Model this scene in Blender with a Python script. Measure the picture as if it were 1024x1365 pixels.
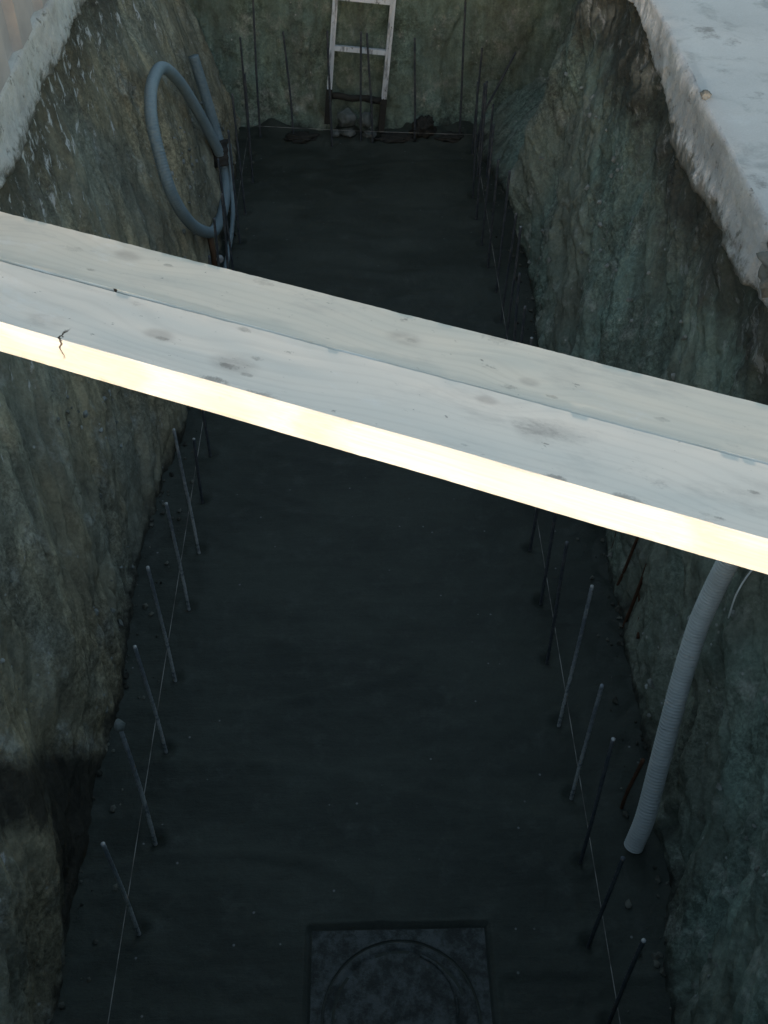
import bpy, bmesh, math, random
from mathutils import Vector, Matrix, noise

for o in list(bpy.data.objects):
    bpy.data.objects.remove(o)
scene = bpy.context.scene
COL = scene.collection

# ------------------------------------------------------------------ camera
cam_data = bpy.data.cameras.new('camera')
cam = bpy.data.objects.new('camera', cam_data)
COL.objects.link(cam)
cam_data.sensor_fit = 'VERTICAL'
cam_data.sensor_height = 24.0
cam_data.lens = 24.0 * 1443.0 / 1365.0
cam_data.clip_start = 0.05
cam_data.clip_end = 500.0
EYE = 3.25
cam.matrix_world = Matrix(((0.99966, 0.01006, -0.02420, 0.0),
                           (-0.02413, 0.71320, -0.70055, 0.0),
                           (0.01021, 0.70090, 0.71320, EYE),
                           (0, 0, 0, 1)))
scene.camera = cam

# ------------------------------------------------------------------ world, sun, exposure
SUN_EL, SUN_AZ = math.radians(4.1), math.radians(184.5)   # low sun behind the camera
world = bpy.data.worlds.new('World')
scene.world = world
world.use_nodes = True
wn = world.node_tree.nodes
wl = world.node_tree.links
bg = wn['Background']
sky = wn.new('ShaderNodeTexSky')
sky.sky_type = 'NISHITA'
sky.sun_disc = False
sky.sun_elevation = SUN_EL
sky.sun_rotation = SUN_AZ
sky.air_density = 1.0
sky.dust_density = 0.8
sky.ozone_density = 1.0
wl.new(sky.outputs[0], bg.inputs[0])
bg.inputs[1].default_value = 0.15
sun_data = bpy.data.lights.new('sun', 'SUN')
sun = bpy.data.objects.new('sun', sun_data)
COL.objects.link(sun)
sun_data.energy = 0.7
sun_data.angle = math.radians(1.0)
sun_data.color = (1.0, 0.985, 0.965)
sd = Vector((math.sin(SUN_AZ) * math.cos(SUN_EL), math.cos(SUN_AZ) * math.cos(SUN_EL), math.sin(SUN_EL)))
sun.rotation_euler = sd.to_track_quat('Z', 'Y').to_euler()
sun.location = (-1, -6, 6)
vs = scene.view_settings
vs.view_transform = 'Standard'
vs.look = 'None'
vs.gamma = 1.0
vs.use_curve_mapping = False
vs.exposure = 2.05

RNG = random.Random(7)
SLAB = 1.60          # height of the slab top above the pit floor


# ------------------------------------------------------------------ helpers: objects
def tag(o, label=None, cat=None, group=None, kind=None):
    if label: o['label'] = label
    if cat: o['category'] = cat
    if group: o['group'] = group
    if kind: o['kind'] = kind
    return o


def empty(name, loc=(0, 0, 0)):
    o = bpy.data.objects.new(name, None)
    COL.objects.link(o)
    o.location = loc
    o.empty_display_size = 0.1
    return o


def mesh_obj(name, verts, faces, mats, parent=None, smooth=True, fmat=None):
    me = bpy.data.meshes.new(name)
    me.from_pydata(verts, [], faces)
    if not isinstance(mats, (list, tuple)):
        mats = [mats]
    for m in mats:
        me.materials.append(m)
    if smooth:
        me.polygons.foreach_set('use_smooth', [True] * len(me.polygons))
    if fmat:
        me.polygons.foreach_set('material_index', fmat)
    me.update()
    o = bpy.data.objects.new(name, me)
    COL.objects.link(o)
    if parent:
        o.parent = parent
    return o


def grid_faces(nu, nv, flip=False, off=0):
    fs = []
    for i in range(nu - 1):
        for j in range(nv - 1):
            a, b, c, d = off + i * nv + j, off + (i + 1) * nv + j, off + (i + 1) * nv + j + 1, off + i * nv + j + 1
            fs.append((a, d, c, b) if flip else (a, b, c, d))
    return fs


def catmull(pts, step):
    P = [Vector(p) for p in pts]
    P = [P[0] * 2 - P[1]] + P + [P[-1] * 2 - P[-2]]
    out = []
    for i in range(1, len(P) - 2):
        p0, p1, p2, p3 = P[i - 1:i + 3]
        n = max(1, int((p2 - p1).length / step))
        for k in range(n):
            t = k / n
            out.append(0.5 * ((2 * p1) + (p2 - p0) * t + (2 * p0 - 5 * p1 + 4 * p2 - p3) * t * t
                              + (3 * p1 - p0 - 3 * p2 + p3) * t ** 3))
    out.append(P[-2].copy())
    return out


def sweep(path, rad, segs):
    """tube along path, rad = number or function(arc length) -> radius"""
    verts, faces = [], []
    n = len(path)
    tang = [(path[min(i + 1, n - 1)] - path[max(i - 1, 0)]).normalized() for i in range(n)]
    up = Vector((0, 0, 1)) if abs(tang[0].z) < 0.9 else Vector((1, 0, 0))
    nrm = (up - tang[0] * up.dot(tang[0])).normalized()
    s = 0.0
    for i in range(n):
        if i:
            s += (path[i] - path[i - 1]).length
            nrm = (nrm - tang[i] * nrm.dot(tang[i])).normalized()
        bi = tang[i].cross(nrm)
        r = rad(s) if callable(rad) else rad
        for k in range(segs):
            a = 2 * math.pi * k / segs
            verts.append(path[i] + (nrm * math.cos(a) + bi * math.sin(a)) * r)
    for i in range(n - 1):
        for k in range(segs):
            k2 = (k + 1) % segs
            faces.append((i * segs + k, i * segs + k2, (i + 1) * segs + k2, (i + 1) * segs + k))
    faces.append(tuple(reversed(range(segs))))
    faces.append(tuple(range((n - 1) * segs, n * segs)))
    return verts, faces


def box_vf(x0, x1, y0, y1, z0, z1):
    v = [(x0, y0, z0), (x1, y0, z0), (x1, y1, z0), (x0, y1, z0), (x0, y0, z1), (x1, y0, z1), (x1, y1, z1), (x0, y1, z1)]
    f = [(3, 2, 1, 0), (4, 5, 6, 7), (0, 1, 5, 4), (1, 2, 6, 5), (2, 3, 7, 6), (3, 0, 4, 7)]
    return v, f


def join_vf(*parts):
    V, F = [], []
    for v, f in parts:
        o = len(V)
        V += list(v)
        F += [tuple(i + o for i in q) for q in f]
    return V, F


def lump_vf(c, size, seed, rough=0.25, sub=3, freq=2.0):
    bm = bmesh.new()
    bmesh.ops.create_icosphere(bm, subdivisions=sub, radius=1.0)
    V = []
    for v in bm.verts:
        p = v.co
        d = 1 + rough * (noise.fractal(p * freq + Vector((seed, 0, 0)), 0.8, 2.1, 4)
                         - 0.8 * noise.voronoi(p * 1.3 + Vector((0, seed, 0)))[0][0])
        V.append((c[0] + p.x * d * size[0], c[1] + p.y * d * size[1], c[2] + p.z * d * size[2]))
    F = [tuple(v.index for v in f.verts) for f in bm.faces]
    bm.free()
    return V, F


def lerp_tab(tab, t):
    if t <= tab[0][0]: return tab[0][1]
    for (a, va), (b, vb) in zip(tab, tab[1:]):
        if t <= b:
            k = (t - a) / (b - a)
            k = k * k * (3 - 2 * k)
            return va + (vb - va) * k
    return tab[-1][1]


def bell(t, c, w):
    return math.exp(-((t - c) / w) ** 2)


# ------------------------------------------------------------------ helpers: materials
class NT:
    def __init__(self, name, rough=0.8, spec=0.5):
        self.m = bpy.data.materials.new(name)
        self.m.use_nodes = True
        self.t = self.m.node_tree
        self.b = self.t.nodes['Principled BSDF']
        self.b.inputs['Roughness'].default_value = rough
        self.b.inputs['Specular IOR Level'].default_value = spec
        self.tc = self.t.nodes.new('ShaderNodeTexCoord')
        self.co = self.tc.outputs['Object']

    def L(self, a, b): self.t.links.new(a, b)

    def val(self, sock, v):
        if isinstance(v, (int, float)): sock.default_value = v
        elif isinstance(v, (tuple, list)):
            sock.default_value = (*v, 1.0) if len(sock.default_value) == 4 and len(v) == 3 else v
        else: self.L(v, sock)

    def map(self, scale=(1, 1, 1), loc=(0, 0, 0), rot=(0, 0, 0), co=None):
        n = self.t.nodes.new('ShaderNodeMapping')
        self.L(co or self.co, n.inputs[0])
        n.inputs['Scale'].default_value = scale
        n.inputs['Location'].default_value = loc
        n.inputs['Rotation'].default_value = rot
        return n.outputs[0]

    def noise(self, scale=5, detail=5, rough=0.6, co=None, dist=0.0, col=False):
        n = self.t.nodes.new('ShaderNodeTexNoise')
        self.L(co or self.co, n.inputs['Vector'])
        n.inputs['Scale'].default_value = scale
        n.inputs['Detail'].default_value = detail
        n.inputs['Roughness'].default_value = rough
        n.inputs['Distortion'].default_value = dist
        return n.outputs['Color' if col else 0]

    def voro(self, scale=5, co=None, feature='F1', out='Distance', rnd=1.0):
        n = self.t.nodes.new('ShaderNodeTexVoronoi')
        n.feature = feature
        self.L(co or self.co, n.inputs['Vector'])
        n.inputs['Scale'].default_value = scale
        n.inputs['Randomness'].default_value = rnd
        return n.outputs[out]

    def wave(self, scale, dist, detail=3, dscale=1.0, co=None, direction='X'):
        n = self.t.nodes.new('ShaderNodeTexWave')
        n.bands_direction = direction
        self.L(co or self.co, n.inputs['Vector'])
        n.inputs['Scale'].default_value = scale
        n.inputs['Distortion'].default_value = dist
        n.inputs['Detail'].default_value = detail
        n.inputs['Detail Scale'].default_value = dscale
        return n.outputs['Fac']

    def ramp(self, v, a, b, lo=0.0, hi=1.0):
        n = self.t.nodes.new('ShaderNodeMapRange')
        n.interpolation_type = 'SMOOTHSTEP'
        self.val(n.inputs[0], v)
        n.inputs[1].default_value, n.inputs[2].default_value = a, b
        n.inputs[3].default_value, n.inputs[4].default_value = lo, hi
        return n.outputs[0]

    def math(self, op, a, b=0.0):
        n = self.t.nodes.new('ShaderNodeMath')
        n.operation = op
        self.val(n.inputs[0], a)
        self.val(n.inputs[1], b)
        return n.outputs[0]

    def mix(self, f, a, b, mode='MIX'):
        n = self.t.nodes.new('ShaderNodeMix')
        n.data_type = 'RGBA'
        n.blend_type = mode
        self.val(n.inputs[0], f)
        self.val(n.inputs[6], a)
        self.val(n.inputs[7], b)
        return n.outputs[2]

    def sep(self, co=None):
        n = self.t.nodes.new('ShaderNodeSeparateXYZ')
        self.L(co or self.co, n.inputs[0])
        return n.outputs

    def bump(self, h, strength=0.5, dist=0.01, prev=None):
        n = self.t.nodes.new('ShaderNodeBump')
        n.inputs['Strength'].default_value = strength
        n.inputs['Distance'].default_value = dist
        self.L(h, n.inputs['Height'])
        if prev: self.L(prev, n.inputs['Normal'])
        return n.outputs[0]

    def out(self, color=None, rough=None, normal=None, metal=None):
        if color is not None: self.val(self.b.inputs['Base Color'], color)
        if rough is not None: self.val(self.b.inputs['Roughness'], rough)
        if metal is not None: self.val(self.b.inputs['Metallic'], metal)
        if normal is not None: self.L(normal, self.b.inputs['Normal'])
        return self.m


def soil_material(name, base, brown, pale_amount, wet_box=None, humus=0.0, run='y'):
    n = NT(name, 0.95, 0.15)
    x, y, z = n.sep()
    if run == 'y':      # bucket marks sweep forward as they rise
        cs = n.t.nodes.new('ShaderNodeCombineXYZ')
        n.L(x, cs.inputs[0]); n.L(n.math('SUBTRACT', y, n.math('MULTIPLY', z, 1.0)), cs.inputs[1]); n.L(z, cs.inputs[2])
        sc = cs.outputs[0]
    else:
        sc = n.co
    big = n.noise(1.6, 3, 0.6)
    streak = n.noise(1.0, 6, 0.65, n.map((1.2, 10, 1.6) if run == 'y' else (10, 1.2, 1.6), co=sc))
    mid = n.noise(7, 6, 0.7, n.map((1, 1, 0.8)))
    clot = n.noise(26, 7, 0.75)
    grit = n.noise(70, 5, 0.75)
    c = n.mix(n.ramp(big, 0.38, 0.62), base, brown)
    c = n.mix(n.ramp(streak, 0.35, 0.72), n.mix(0.55, c, (0.055, 0.058, 0.048)), c)
    c = n.mix(n.ramp(mid, 0.52, 0.75, 0, 0.75), c, (0.40, 0.41, 0.37))
    c = n.mix(n.ramp(mid, 0.25, 0.42, 0.55, 0.0), c, (0.05, 0.05, 0.04))
    # grit and pebbles, crumbly in places, smeared smooth in others
    crumb = n.ramp(n.noise(2.3, 4, 0.6, n.map((1, 1, 0.7), (4, 2, 1))), 0.40, 0.66, 0.15, 0.75)
    c = n.mix(n.ramp(n.noise(3.5, 5, 0.6, n.map((1, 1, 0.45), (7, 3, 2))), 0.36, 0.60, 0.42, 0.0), c, (0.08, 0.08, 0.065))
    c = n.mix(crumb, c, n.mix(n.ramp(clot, 0.3, 0.7), (0.45, 0.45, 0.45), (1.5, 1.5, 1.5)), 'MULTIPLY')
    c = n.mix(n.math('MULTIPLY', n.math('ADD', crumb, 0.25), 0.65), c, n.mix(n.ramp(grit, 0.3, 0.7), (0.35, 0.35, 0.35), (1.6, 1.6, 1.6)), 'MULTIPLY')
    vd = n.voro(38)
    vc = n.sep(n.voro(38, out='Color'))[0]
    peb = n.math('MULTIPLY', n.ramp(n.math('ADD', vd, n.math('MULTIPLY', grit, 0.4)), 0.30, 0.46, 1, 0), n.ramp(vc, 0.90, 0.97))
    peb = n.math('MULTIPLY', peb, n.ramp(mid, 0.42, 0.55))
    c = n.mix(peb, c, (0.36, 0.36, 0.34))
    if humus:
        hm = n.ramp(n.math('ADD', z, n.math('MULTIPLY', mid, 0.5)), 1.28, 1.52, 0, humus)
        c = n.mix(hm, c, n.mix(grit, (0.018, 0.016, 0.013), (0.05, 0.045, 0.04)))
    # pale cement splashes that thin out downward
    up = n.ramp(z, 0.55, 1.42)
    sp = n.noise(1.0, 7, 0.72, n.map((8, 17, 9) if run == 'y' else (17, 8, 9), co=sc))
    spl = n.math('MULTIPLY', n.ramp(n.math('ADD', sp, n.math('MULTIPLY', up, 0.13)), 0.66, 0.74), pale_amount)
    c = n.mix(spl, c, (0.5, 0.5, 0.5))
    # fresh cement slurry along the foot of the bank
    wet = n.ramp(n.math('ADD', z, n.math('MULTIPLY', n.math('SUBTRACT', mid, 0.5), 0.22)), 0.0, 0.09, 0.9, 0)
    if wet_box:
        y0, y1, z1 = wet_box
        wob = n.math('MULTIPLY', n.math('SUBTRACT', n.noise(6.5, 8, 0.75), 0.5), 0.55)
        a = n.math('ADD', y, n.math('MULTIPLY', z, 0.66))
        m1 = n.ramp(n.math('ADD', a, n.math('MULTIPLY', wob, 0.30)), y1 - 0.04, y1 + 0.06, 0.95, 0)
        # a drier brown island stays inside the damp patch
        low = n.math('MAXIMUM', n.math('SUBTRACT', 0.35, z), 0.0)
        isl = n.math('ADD', n.math('ADD', a, n.math('MULTIPLY', low, 1.4)), n.math('MULTIPLY', wob, 0.8))
        m2 = n.ramp(isl, 1.76, 1.88)
        wet = n.math('MAXIMUM', wet, n.math('MULTIPLY', m1, n.math('MULTIPLY', m2, 0.93)))
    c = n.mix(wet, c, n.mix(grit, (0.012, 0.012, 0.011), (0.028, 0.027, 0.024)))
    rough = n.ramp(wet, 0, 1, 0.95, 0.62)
    b1 = n.bump(streak, 0.35, 0.03)
    b2 = n.bump(mid, 0.7, 0.02, b1)
    b3 = n.bump(n.math('MULTIPLY', grit, n.math('ADD', crumb, 0.3)), 0.8, 0.008, n.bump(n.math('MULTIPLY', clot, crumb), 0.9, 0.014, b2))
    return n.out(c, rough, b3)


def make_materials():
    M = {}
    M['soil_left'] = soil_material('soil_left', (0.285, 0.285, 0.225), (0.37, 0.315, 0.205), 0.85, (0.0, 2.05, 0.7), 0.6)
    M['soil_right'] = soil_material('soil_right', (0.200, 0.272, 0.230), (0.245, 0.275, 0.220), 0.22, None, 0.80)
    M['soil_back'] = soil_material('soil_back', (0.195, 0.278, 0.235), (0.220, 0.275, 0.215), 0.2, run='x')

    n = NT('wet_concrete', 0.5, 0.22)
    a = n.noise(1.5, 6, 0.66, n.map((1, 1.6, 1)))
    rip = n.noise(1.0, 5, 0.6, n.map((2.2, 16, 3)))
    g = n.noise(95, 5, 0.75)
    p = n.noise(9, 6, 0.7)
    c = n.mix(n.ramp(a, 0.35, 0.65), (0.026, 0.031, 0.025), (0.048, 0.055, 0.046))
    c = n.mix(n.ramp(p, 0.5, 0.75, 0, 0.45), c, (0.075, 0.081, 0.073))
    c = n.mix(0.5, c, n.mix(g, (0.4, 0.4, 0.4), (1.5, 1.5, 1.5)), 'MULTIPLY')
    sp = n.math('MULTIPLY', n.ramp(n.voro(30), 0.08, 0.16, 1, 0), n.ramp(n.sep(n.voro(30, out='Color'))[1], 0.94, 0.96))
    c = n.mix(sp, c, (0.16, 0.16, 0.16))
    nb = n.bump(g, 0.6, 0.004, n.bump(p, 0.4, 0.008, n.bump(rip, 0.5, 0.012)))
    M['wet_concrete'] = n.out(c, n.ramp(a, 0.3, 0.7, 0.52, 0.72), nb)

    n = NT('cover_concrete', 0.7, 0.25)
    p = n.noise(14, 7, 0.75)
    g = n.noise(80, 5, 0.75)
    c = n.mix(n.ramp(p, 0.4, 0.62), (0.028, 0.032, 0.030), (0.085, 0.094, 0.094))
    c = n.mix(n.ramp(g, 0.60, 0.72, 0, 0.5), c, (0.11, 0.118, 0.118))
    M['cover'] = n.out(c, None, n.bump(g, 0.8, 0.006, n.bump(p, 0.6, 0.012)))

    n = NT('slab_concrete', 0.85, 0.3)
    a = n.noise(0.9, 5, 0.6)
    b = n.noise(5, 7, 0.7, dist=0.4)
    g = n.noise(120, 4, 0.7)
    c = n.mix(n.ramp(a, 0.35, 0.65), (0.43, 0.43, 0.425), (0.52, 0.52, 0.51))
    c = n.mix(n.ramp(b, 0.50, 0.68, 0, 0.8), c, (0.29, 0.30, 0.295))
    c = n.mix(n.ramp(b, 0.27, 0.40, 0.6, 0), c, (0.50, 0.51, 0.51))
    st = n.noise(2.6, 6, 0.75)
    c = n.mix(n.ramp(st, 0.60, 0.72, 0, 0.75), c, (0.17, 0.165, 0.155))
    c = n.mix(0.3, c, n.mix(g, (0.5, 0.5, 0.5), (1.4, 1.4, 1.4)), 'MULTIPLY')
    M['slab'] = n.out(c, None, n.bump(g, 0.35, 0.003, n.bump(b, 0.25, 0.01)))

    n = NT('slab_edge', 0.9, 0.2)
    a = n.noise(3.0, 6, 0.7, n.map((1, 1, 1.2)))
    b = n.noise(16, 7, 0.72)
    g = n.noise(90, 4, 0.7)
    c = n.mix(n.ramp(a, 0.35, 0.6), (0.36, 0.36, 0.37), (0.50, 0.50, 0.51))
    c = n.mix(n.ramp(b, 0.30, 0.44, 0.85, 0), c, (0.10, 0.095, 0.08))
    c = n.mix(n.ramp(b, 0.58, 0.72, 0, 0.8), c, (0.56, 0.56, 0.57))
    c = n.mix(n.ramp(a, 0.56, 0.70, 0, 0.7), c, (0.20, 0.18, 0.13))
    zd = n.math('ADD', n.sep()[2], n.math('MULTIPLY', n.math('SUBTRACT', b, 0.5), 0.35))
    c = n.mix(n.ramp(zd, 1.38, 1.46, 0.8, 0), c, (0.10, 0.095, 0.075))
    c = n.mix(0.35, c, n.mix(g, (0.4, 0.4, 0.4), (1.5, 1.5, 1.5)), 'MULTIPLY')
    M['slab_edge'] = n.out(c, None, n.bump(g, 0.6, 0.006, n.bump(b, 0.7, 0.02)))

    # planks: local x along the board, y across, z up
    def wood(name, dark, light, grey, knots, seed, crack=None, marks=()):
        n = NT(name, 0.8, 0.25)
        x, y, z = n.sep()
        disp = None
        kn = None
        for (kx, ky, kr) in knots:
            dx = n.math('SUBTRACT', x, kx)
            dy = n.math('SUBTRACT', y, ky)
            d = n.math('SQRT', n.math('ADD', n.math('POWER', n.math('MULTIPLY', dx, 0.55), 2.0), n.math('POWER', dy, 2.0)))
            ring = n.ramp(d, kr * 0.35, kr, 1, 0)
            bend = n.ramp(d, 0, kr * 5, 0.05, 0)
            kn = ring if kn is None else n.math('MAXIMUM', kn, ring)
            disp = bend if disp is None else n.math('ADD', disp, bend)
        cb = n.t.nodes.new('ShaderNodeCombineXYZ')
        slow = n.noise(1.0, 3, 0.5, n.map((0.9, 2.4, 2.4), (seed, 0, 0)))
        n.L(x, cb.inputs[0])
        yy = n.math('ADD', y, n.math('MULTIPLY', n.math('SUBTRACT', slow, 0.5), 0.09))
        n.L(n.math('ADD', yy, disp) if disp else yy, cb.inputs[1])
        n.L(z, cb.inputs[2])
        gco = cb.outputs[0]
        rings = n.wave(9.0, 1.3, 3, 1.2, n.map((0.05, 1.3, 1.3), (seed, seed, 0), co=gco), 'Y')
        fib = n.noise(1.0, 5, 0.7, n.map((3, 150, 150), (0, seed, 0), co=gco))
        blot = n.noise(2.2, 6, 0.68, n.map((0.8, 2.2, 2.2), (seed * 3, 0, 0)))
        spots = n.noise(9, 6, 0.72, n.map((0.6, 1.3, 1.3), (seed, seed, seed)))
        c = n.mix(n.ramp(rings, 0.15, 0.9, 0, 0.30 if grey else 0.8), light, dark)
        c = n.mix(0.55, c, n.mix(n.ramp(fib, 0.3, 0.7), (0.82, 0.80, 0.77), (1.12, 1.12, 1.12)), 'MULTIPLY')
        if grey:
            c = n.mix(n.ramp(blot, 0.28, 0.62, 0.68, 0.92), c, grey)
            c = n.mix(n.ramp(rings, 0.75, 1.0, 0.0, 0.05), c, (0.22, 0.2, 0.19))
            c = n.mix(n.ramp(blot, 0.54, 0.72, 0, 0.5), c, (0.38, 0.355, 0.33))
            st = n.noise(5.5, 7, 0.75, n.map((0.7, 1.3, 1.3), (seed * 7, 1, 0)))
            c = n.mix(n.ramp(st, 0.60, 0.74, 0, 0.6), c, (0.30, 0.27, 0.25))
            c = n.mix(n.ramp(st, 0.30, 0.42, 0.4, 0), c, (0.72, 0.70, 0.68))
            c = n.mix(n.ramp(spots, 0.655, 0.72, 0, 0.75), c, (0.12, 0.10, 0.09))
            c = n.mix(n.ramp(n.noise(38, 4, 0.7, n.map((0.7, 1.2, 1))), 0.67, 0.73, 0, 0.6), c, (0.14, 0.12, 0.11))
            c = n.mix(n.math('MULTIPLY', kn, n.ramp(spots, 0.35, 0.6, 0.08, 0.4)), c, (0.26, 0.22, 0.2))
        else:
            c = n.mix(n.math('MULTIPLY', kn, n.ramp(spots, 0.35, 0.65, 0.05, 0.75)), c, (0.42, 0.26, 0.13))
            c = n.mix(n.ramp(spots, 0.58, 0.74, 0, 0.55), c, (0.50, 0.40, 0.28))
        if marks:
            jag = n.math('MULTIPLY', n.math('SUBTRACT', n.noise(60, 6, 0.75), 0.5), 3.4)
            mk = None
            for (mx, my, mr) in marks:
                dx = n.math('MULTIPLY', n.math('SUBTRACT', x, mx), 0.6 / mr)
                dy = n.math('MULTIPLY', n.math('SUBTRACT', y, my), 1.5 / mr)
                d = n.math('ADD', n.math('ADD', n.math('POWER', dx, 2.0), n.math('POWER', dy, 2.0)), jag)
                r_ = n.ramp(d, 0.05, 0.9, 1, 0)
                mk = r_ if mk is None else n.math('MAXIMUM', mk, r_)
            c = n.mix(n.math('MULTIPLY', mk, n.ramp(st, 0.38, 0.6, 0.12, 0.62)), c, (0.17, 0.15, 0.135))
        if crack is not None:
            w = n.math('ABSOLUTE', n.math('SUBTRACT', n.math('ADD', x, n.math('MULTIPLY', n.math('SUBTRACT', n.noise(25, 3), 0.5), 0.05)), crack))
            ck = n.ramp(w, 0.0015, 0.005, 1, 0)
            near = n.ramp(y, -0.056 if grey else -0.2, -0.085 if grey else -0.1, 0, 1)
            near = n.math('MULTIPLY', near, n.ramp(z, 0.03, 0.06))
            c = n.mix(n.math('MULTIPLY', ck, near), c, (0.04, 0.025, 0.015))
        h = n.math('ADD', n.math('MULTIPLY', n.ramp(rings, 0.3, 0.8), 0.7), n.math('MULTIPLY', fib, 0.6))
        hp = n.noise(1.0, 3, 0.6, n.map((2.2, 5, 5), (seed, 2, 0)))
        h = n.math('MULTIPLY', h, n.ramp(hp, 0.5, 0.66, 0.06, 1.0))
        nb = n.bump(spots, 0.2, 0.003, n.bump(h, 0.06, 0.003))
        return n.out(c, None, nb)

    k_front = [(-0.80, -0.06, 0.040), (-0.30, -0.03, 0.045), (-0.52, 0.0, 0.03), (0.28, 0.08, 0.02), (0.9, -0.03, 0.03)]
    k_rear = [(-0.78, 0.05, 0.030), (0.02, 0.0, 0.035), (0.34, -0.04, 0.018), (-1.3, 0.03, 0.03)]
    m_front = [(-0.31, -0.04, 0.020), (-0.256, -0.052, 0.012), (-0.262, 0.012, 0.014), (-0.317, -0.104, 0.030), (-0.19, -0.108, 0.030), (-0.508, -0.009, 0.014),
               (0.49, -0.105, 0.022), (0.651, -0.106, 0.028), (0.88, 0.02, 0.010), (0.83, -0.085, 0.008), (-0.342, 0.098, 0.016), (0.286, -0.08, 0.008)]
    m_rear = [(-0.925, 0.021, 0.020), (-0.965, 0.02, 0.008), (-0.876, 0.031, 0.007), (-0.83, -0.046, 0.010), (-0.66, 0.05, 0.010), (-0.403, 0.078, 0.024),
              (0.227, 0.085, 0.030), (0.034, 0.0, 0.014), (0.302, -0.075, 0.016), (0.403, -0.07, 0.010), (0.65, -0.05, 0.014)]
    M['plank_top_front'] = wood('plank_top_front', (0.40, 0.36, 0.32), (0.60, 0.57, 0.53), (0.70, 0.65, 0.59), k_front, 1.7, -0.727, m_front)
    M['plank_top_rear'] = wood('plank_top_rear', (0.42, 0.36, 0.28), (0.62, 0.57, 0.49), (0.66, 0.60, 0.52), k_rear, 5.3, None, m_rear)
    M['plank_side'] = wood('plank_side', (0.61, 0.58, 0.52), (0.71, 0.695, 0.655), None, k_front, 3.1, -0.727)

    n = NT('rebar_steel', 0.55, 0.5)
    a = n.noise(14, 5, 0.7)
    b = n.noise(40, 5, 0.7)
    c = n.mix(n.ramp(a, 0.42, 0.6), (0.13, 0.15, 0.18), (0.24, 0.265, 0.29))
    c = n.mix(n.ramp(b, 0.56, 0.66, 0, 0.9), c, (0.34, 0.34, 0.34))
    c = n.mix(n.ramp(a, 0.62, 0.72, 0, 0.8), c, (0.12, 0.055, 0.025))
    zz = n.sep()[2]
    c = n.mix(n.math('MULTIPLY', n.ramp(n.math('ADD', zz, n.math('MULTIPLY', a, 0.5)), 0.45, 0.75, 1.0, 0), n.ramp(n.noise(32, 6, 0.75), 0.40, 0.54)), c, (0.50, 0.51, 0.52))
    M['rebar'] = n.out(c, None, n.bump(b, 0.5, 0.002), 0.25)

    n = NT('rebar_dark', 0.6, 0.4)
    a = n.noise(20, 5, 0.7)
    c = n.mix(n.ramp(a, 0.4, 0.65), (0.05, 0.06, 0.075), (0.10, 0.105, 0.115))
    c = n.mix(n.ramp(a, 0.62, 0.72, 0, 0.7), c, (0.08, 0.04, 0.02))
    M['rebar_dark'] = n.out(c, None, n.bump(a, 0.5, 0.002), 0.25)

    n = NT('rust', 0.9, 0.2)
    a = n.noise(30, 5, 0.7)
    M['rust'] = n.out(n.mix(a, (0.04, 0.02, 0.013), (0.11, 0.055, 0.032)), None, n.bump(a, 0.5, 0.003))

    n = NT('cut_steel', 0.4, 0.5)
    M['cut_end'] = n.out(n.mix(n.noise(120, 3), (0.2, 0.21, 0.22), (0.36, 0.36, 0.36)))

    def hose(name, a_, b_, rough, pale=0.3):
        n = NT(name, rough, 0.4)
        a = n.noise(6, 6, 0.7)
        g = n.noise(45, 5, 0.75)
        c = n.mix(n.ramp(a, 0.35, 0.65), a_, b_)
        c = n.mix(n.ramp(a, 0.60, 0.75, 0, 0.5), c, (0.12, 0.11, 0.095))
        c = n.mix(n.ramp(g, 0.60, 0.74, 0, pale), c, (0.45, 0.45, 0.44))
        return n.out(c, n.ramp(a, 0.3, 0.7, rough, rough + 0.2), n.bump(g, 0.15, 0.002))
    M['hose_grey'] = hose('hose_grey', (0.38, 0.405, 0.41), (0.45, 0.475, 0.48), 0.5)
    M['hose_blue'] = hose('hose_blue', (0.15, 0.20, 0.225), (0.19, 0.245, 0.27), 0.5, 0.15)
    M['hose_dark'] = hose('hose_dark', (0.02, 0.018, 0.016), (0.04, 0.035, 0.03), 0.7, 0.1)

    n = NT('aluminium', 0.5, 0.5)
    a = n.noise(1.0, 5, 0.7, n.map((30, 30, 8)))
    c = n.mix(n.ramp(a, 0.36, 0.52), (0.22, 0.24, 0.27), (0.60, 0.64, 0.69))
    c = n.mix(n.ramp(n.noise(26, 5, 0.7), 0.62, 0.70, 0, 0.9), c, (0.07, 0.065, 0.055))
    M['alu'] = n.out(c, n.ramp(a, 0.3, 0.6, 0.45, 0.75), None, 0.15)

    n = NT('mud', 0.75, 0.3)
    a = n.noise(28, 6, 0.75)
    M['mud'] = n.out(n.mix(a, (0.012, 0.012, 0.011), (0.045, 0.042, 0.036)), None, n.bump(a, 0.8, 0.01))

    n = NT('stone', 0.9, 0.2)
    a = n.noise(16, 6, 0.7)
    c = n.mix(n.ramp(a, 0.35, 0.65), (0.07, 0.085, 0.08), (0.14, 0.155, 0.155))
    M['stone'] = n.out(c, None, n.bump(a, 0.7, 0.01))

    n = NT('string', 0.9, 0.1)
    a = n.noise(7, 4)
    M['string'] = n.out(n.mix(n.ramp(a, 0.4, 0.6), (0.12, 0.11, 0.10), (0.32, 0.30, 0.28)))

    n = NT('wire', 0.6, 0.3)
    M['wire'] = n.out(n.mix(n.noise(20), (0.55, 0.58, 0.6), (0.75, 0.75, 0.75)))

    n = NT('sheet_metal', 0.55, 0.4)
    a = n.noise(3, 5, 0.6)
    g = n.noise(50, 4, 0.7)
    c = n.mix(n.ramp(a, 0.35, 0.65), (0.30, 0.285, 0.31), (0.40, 0.38, 0.405))
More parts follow.
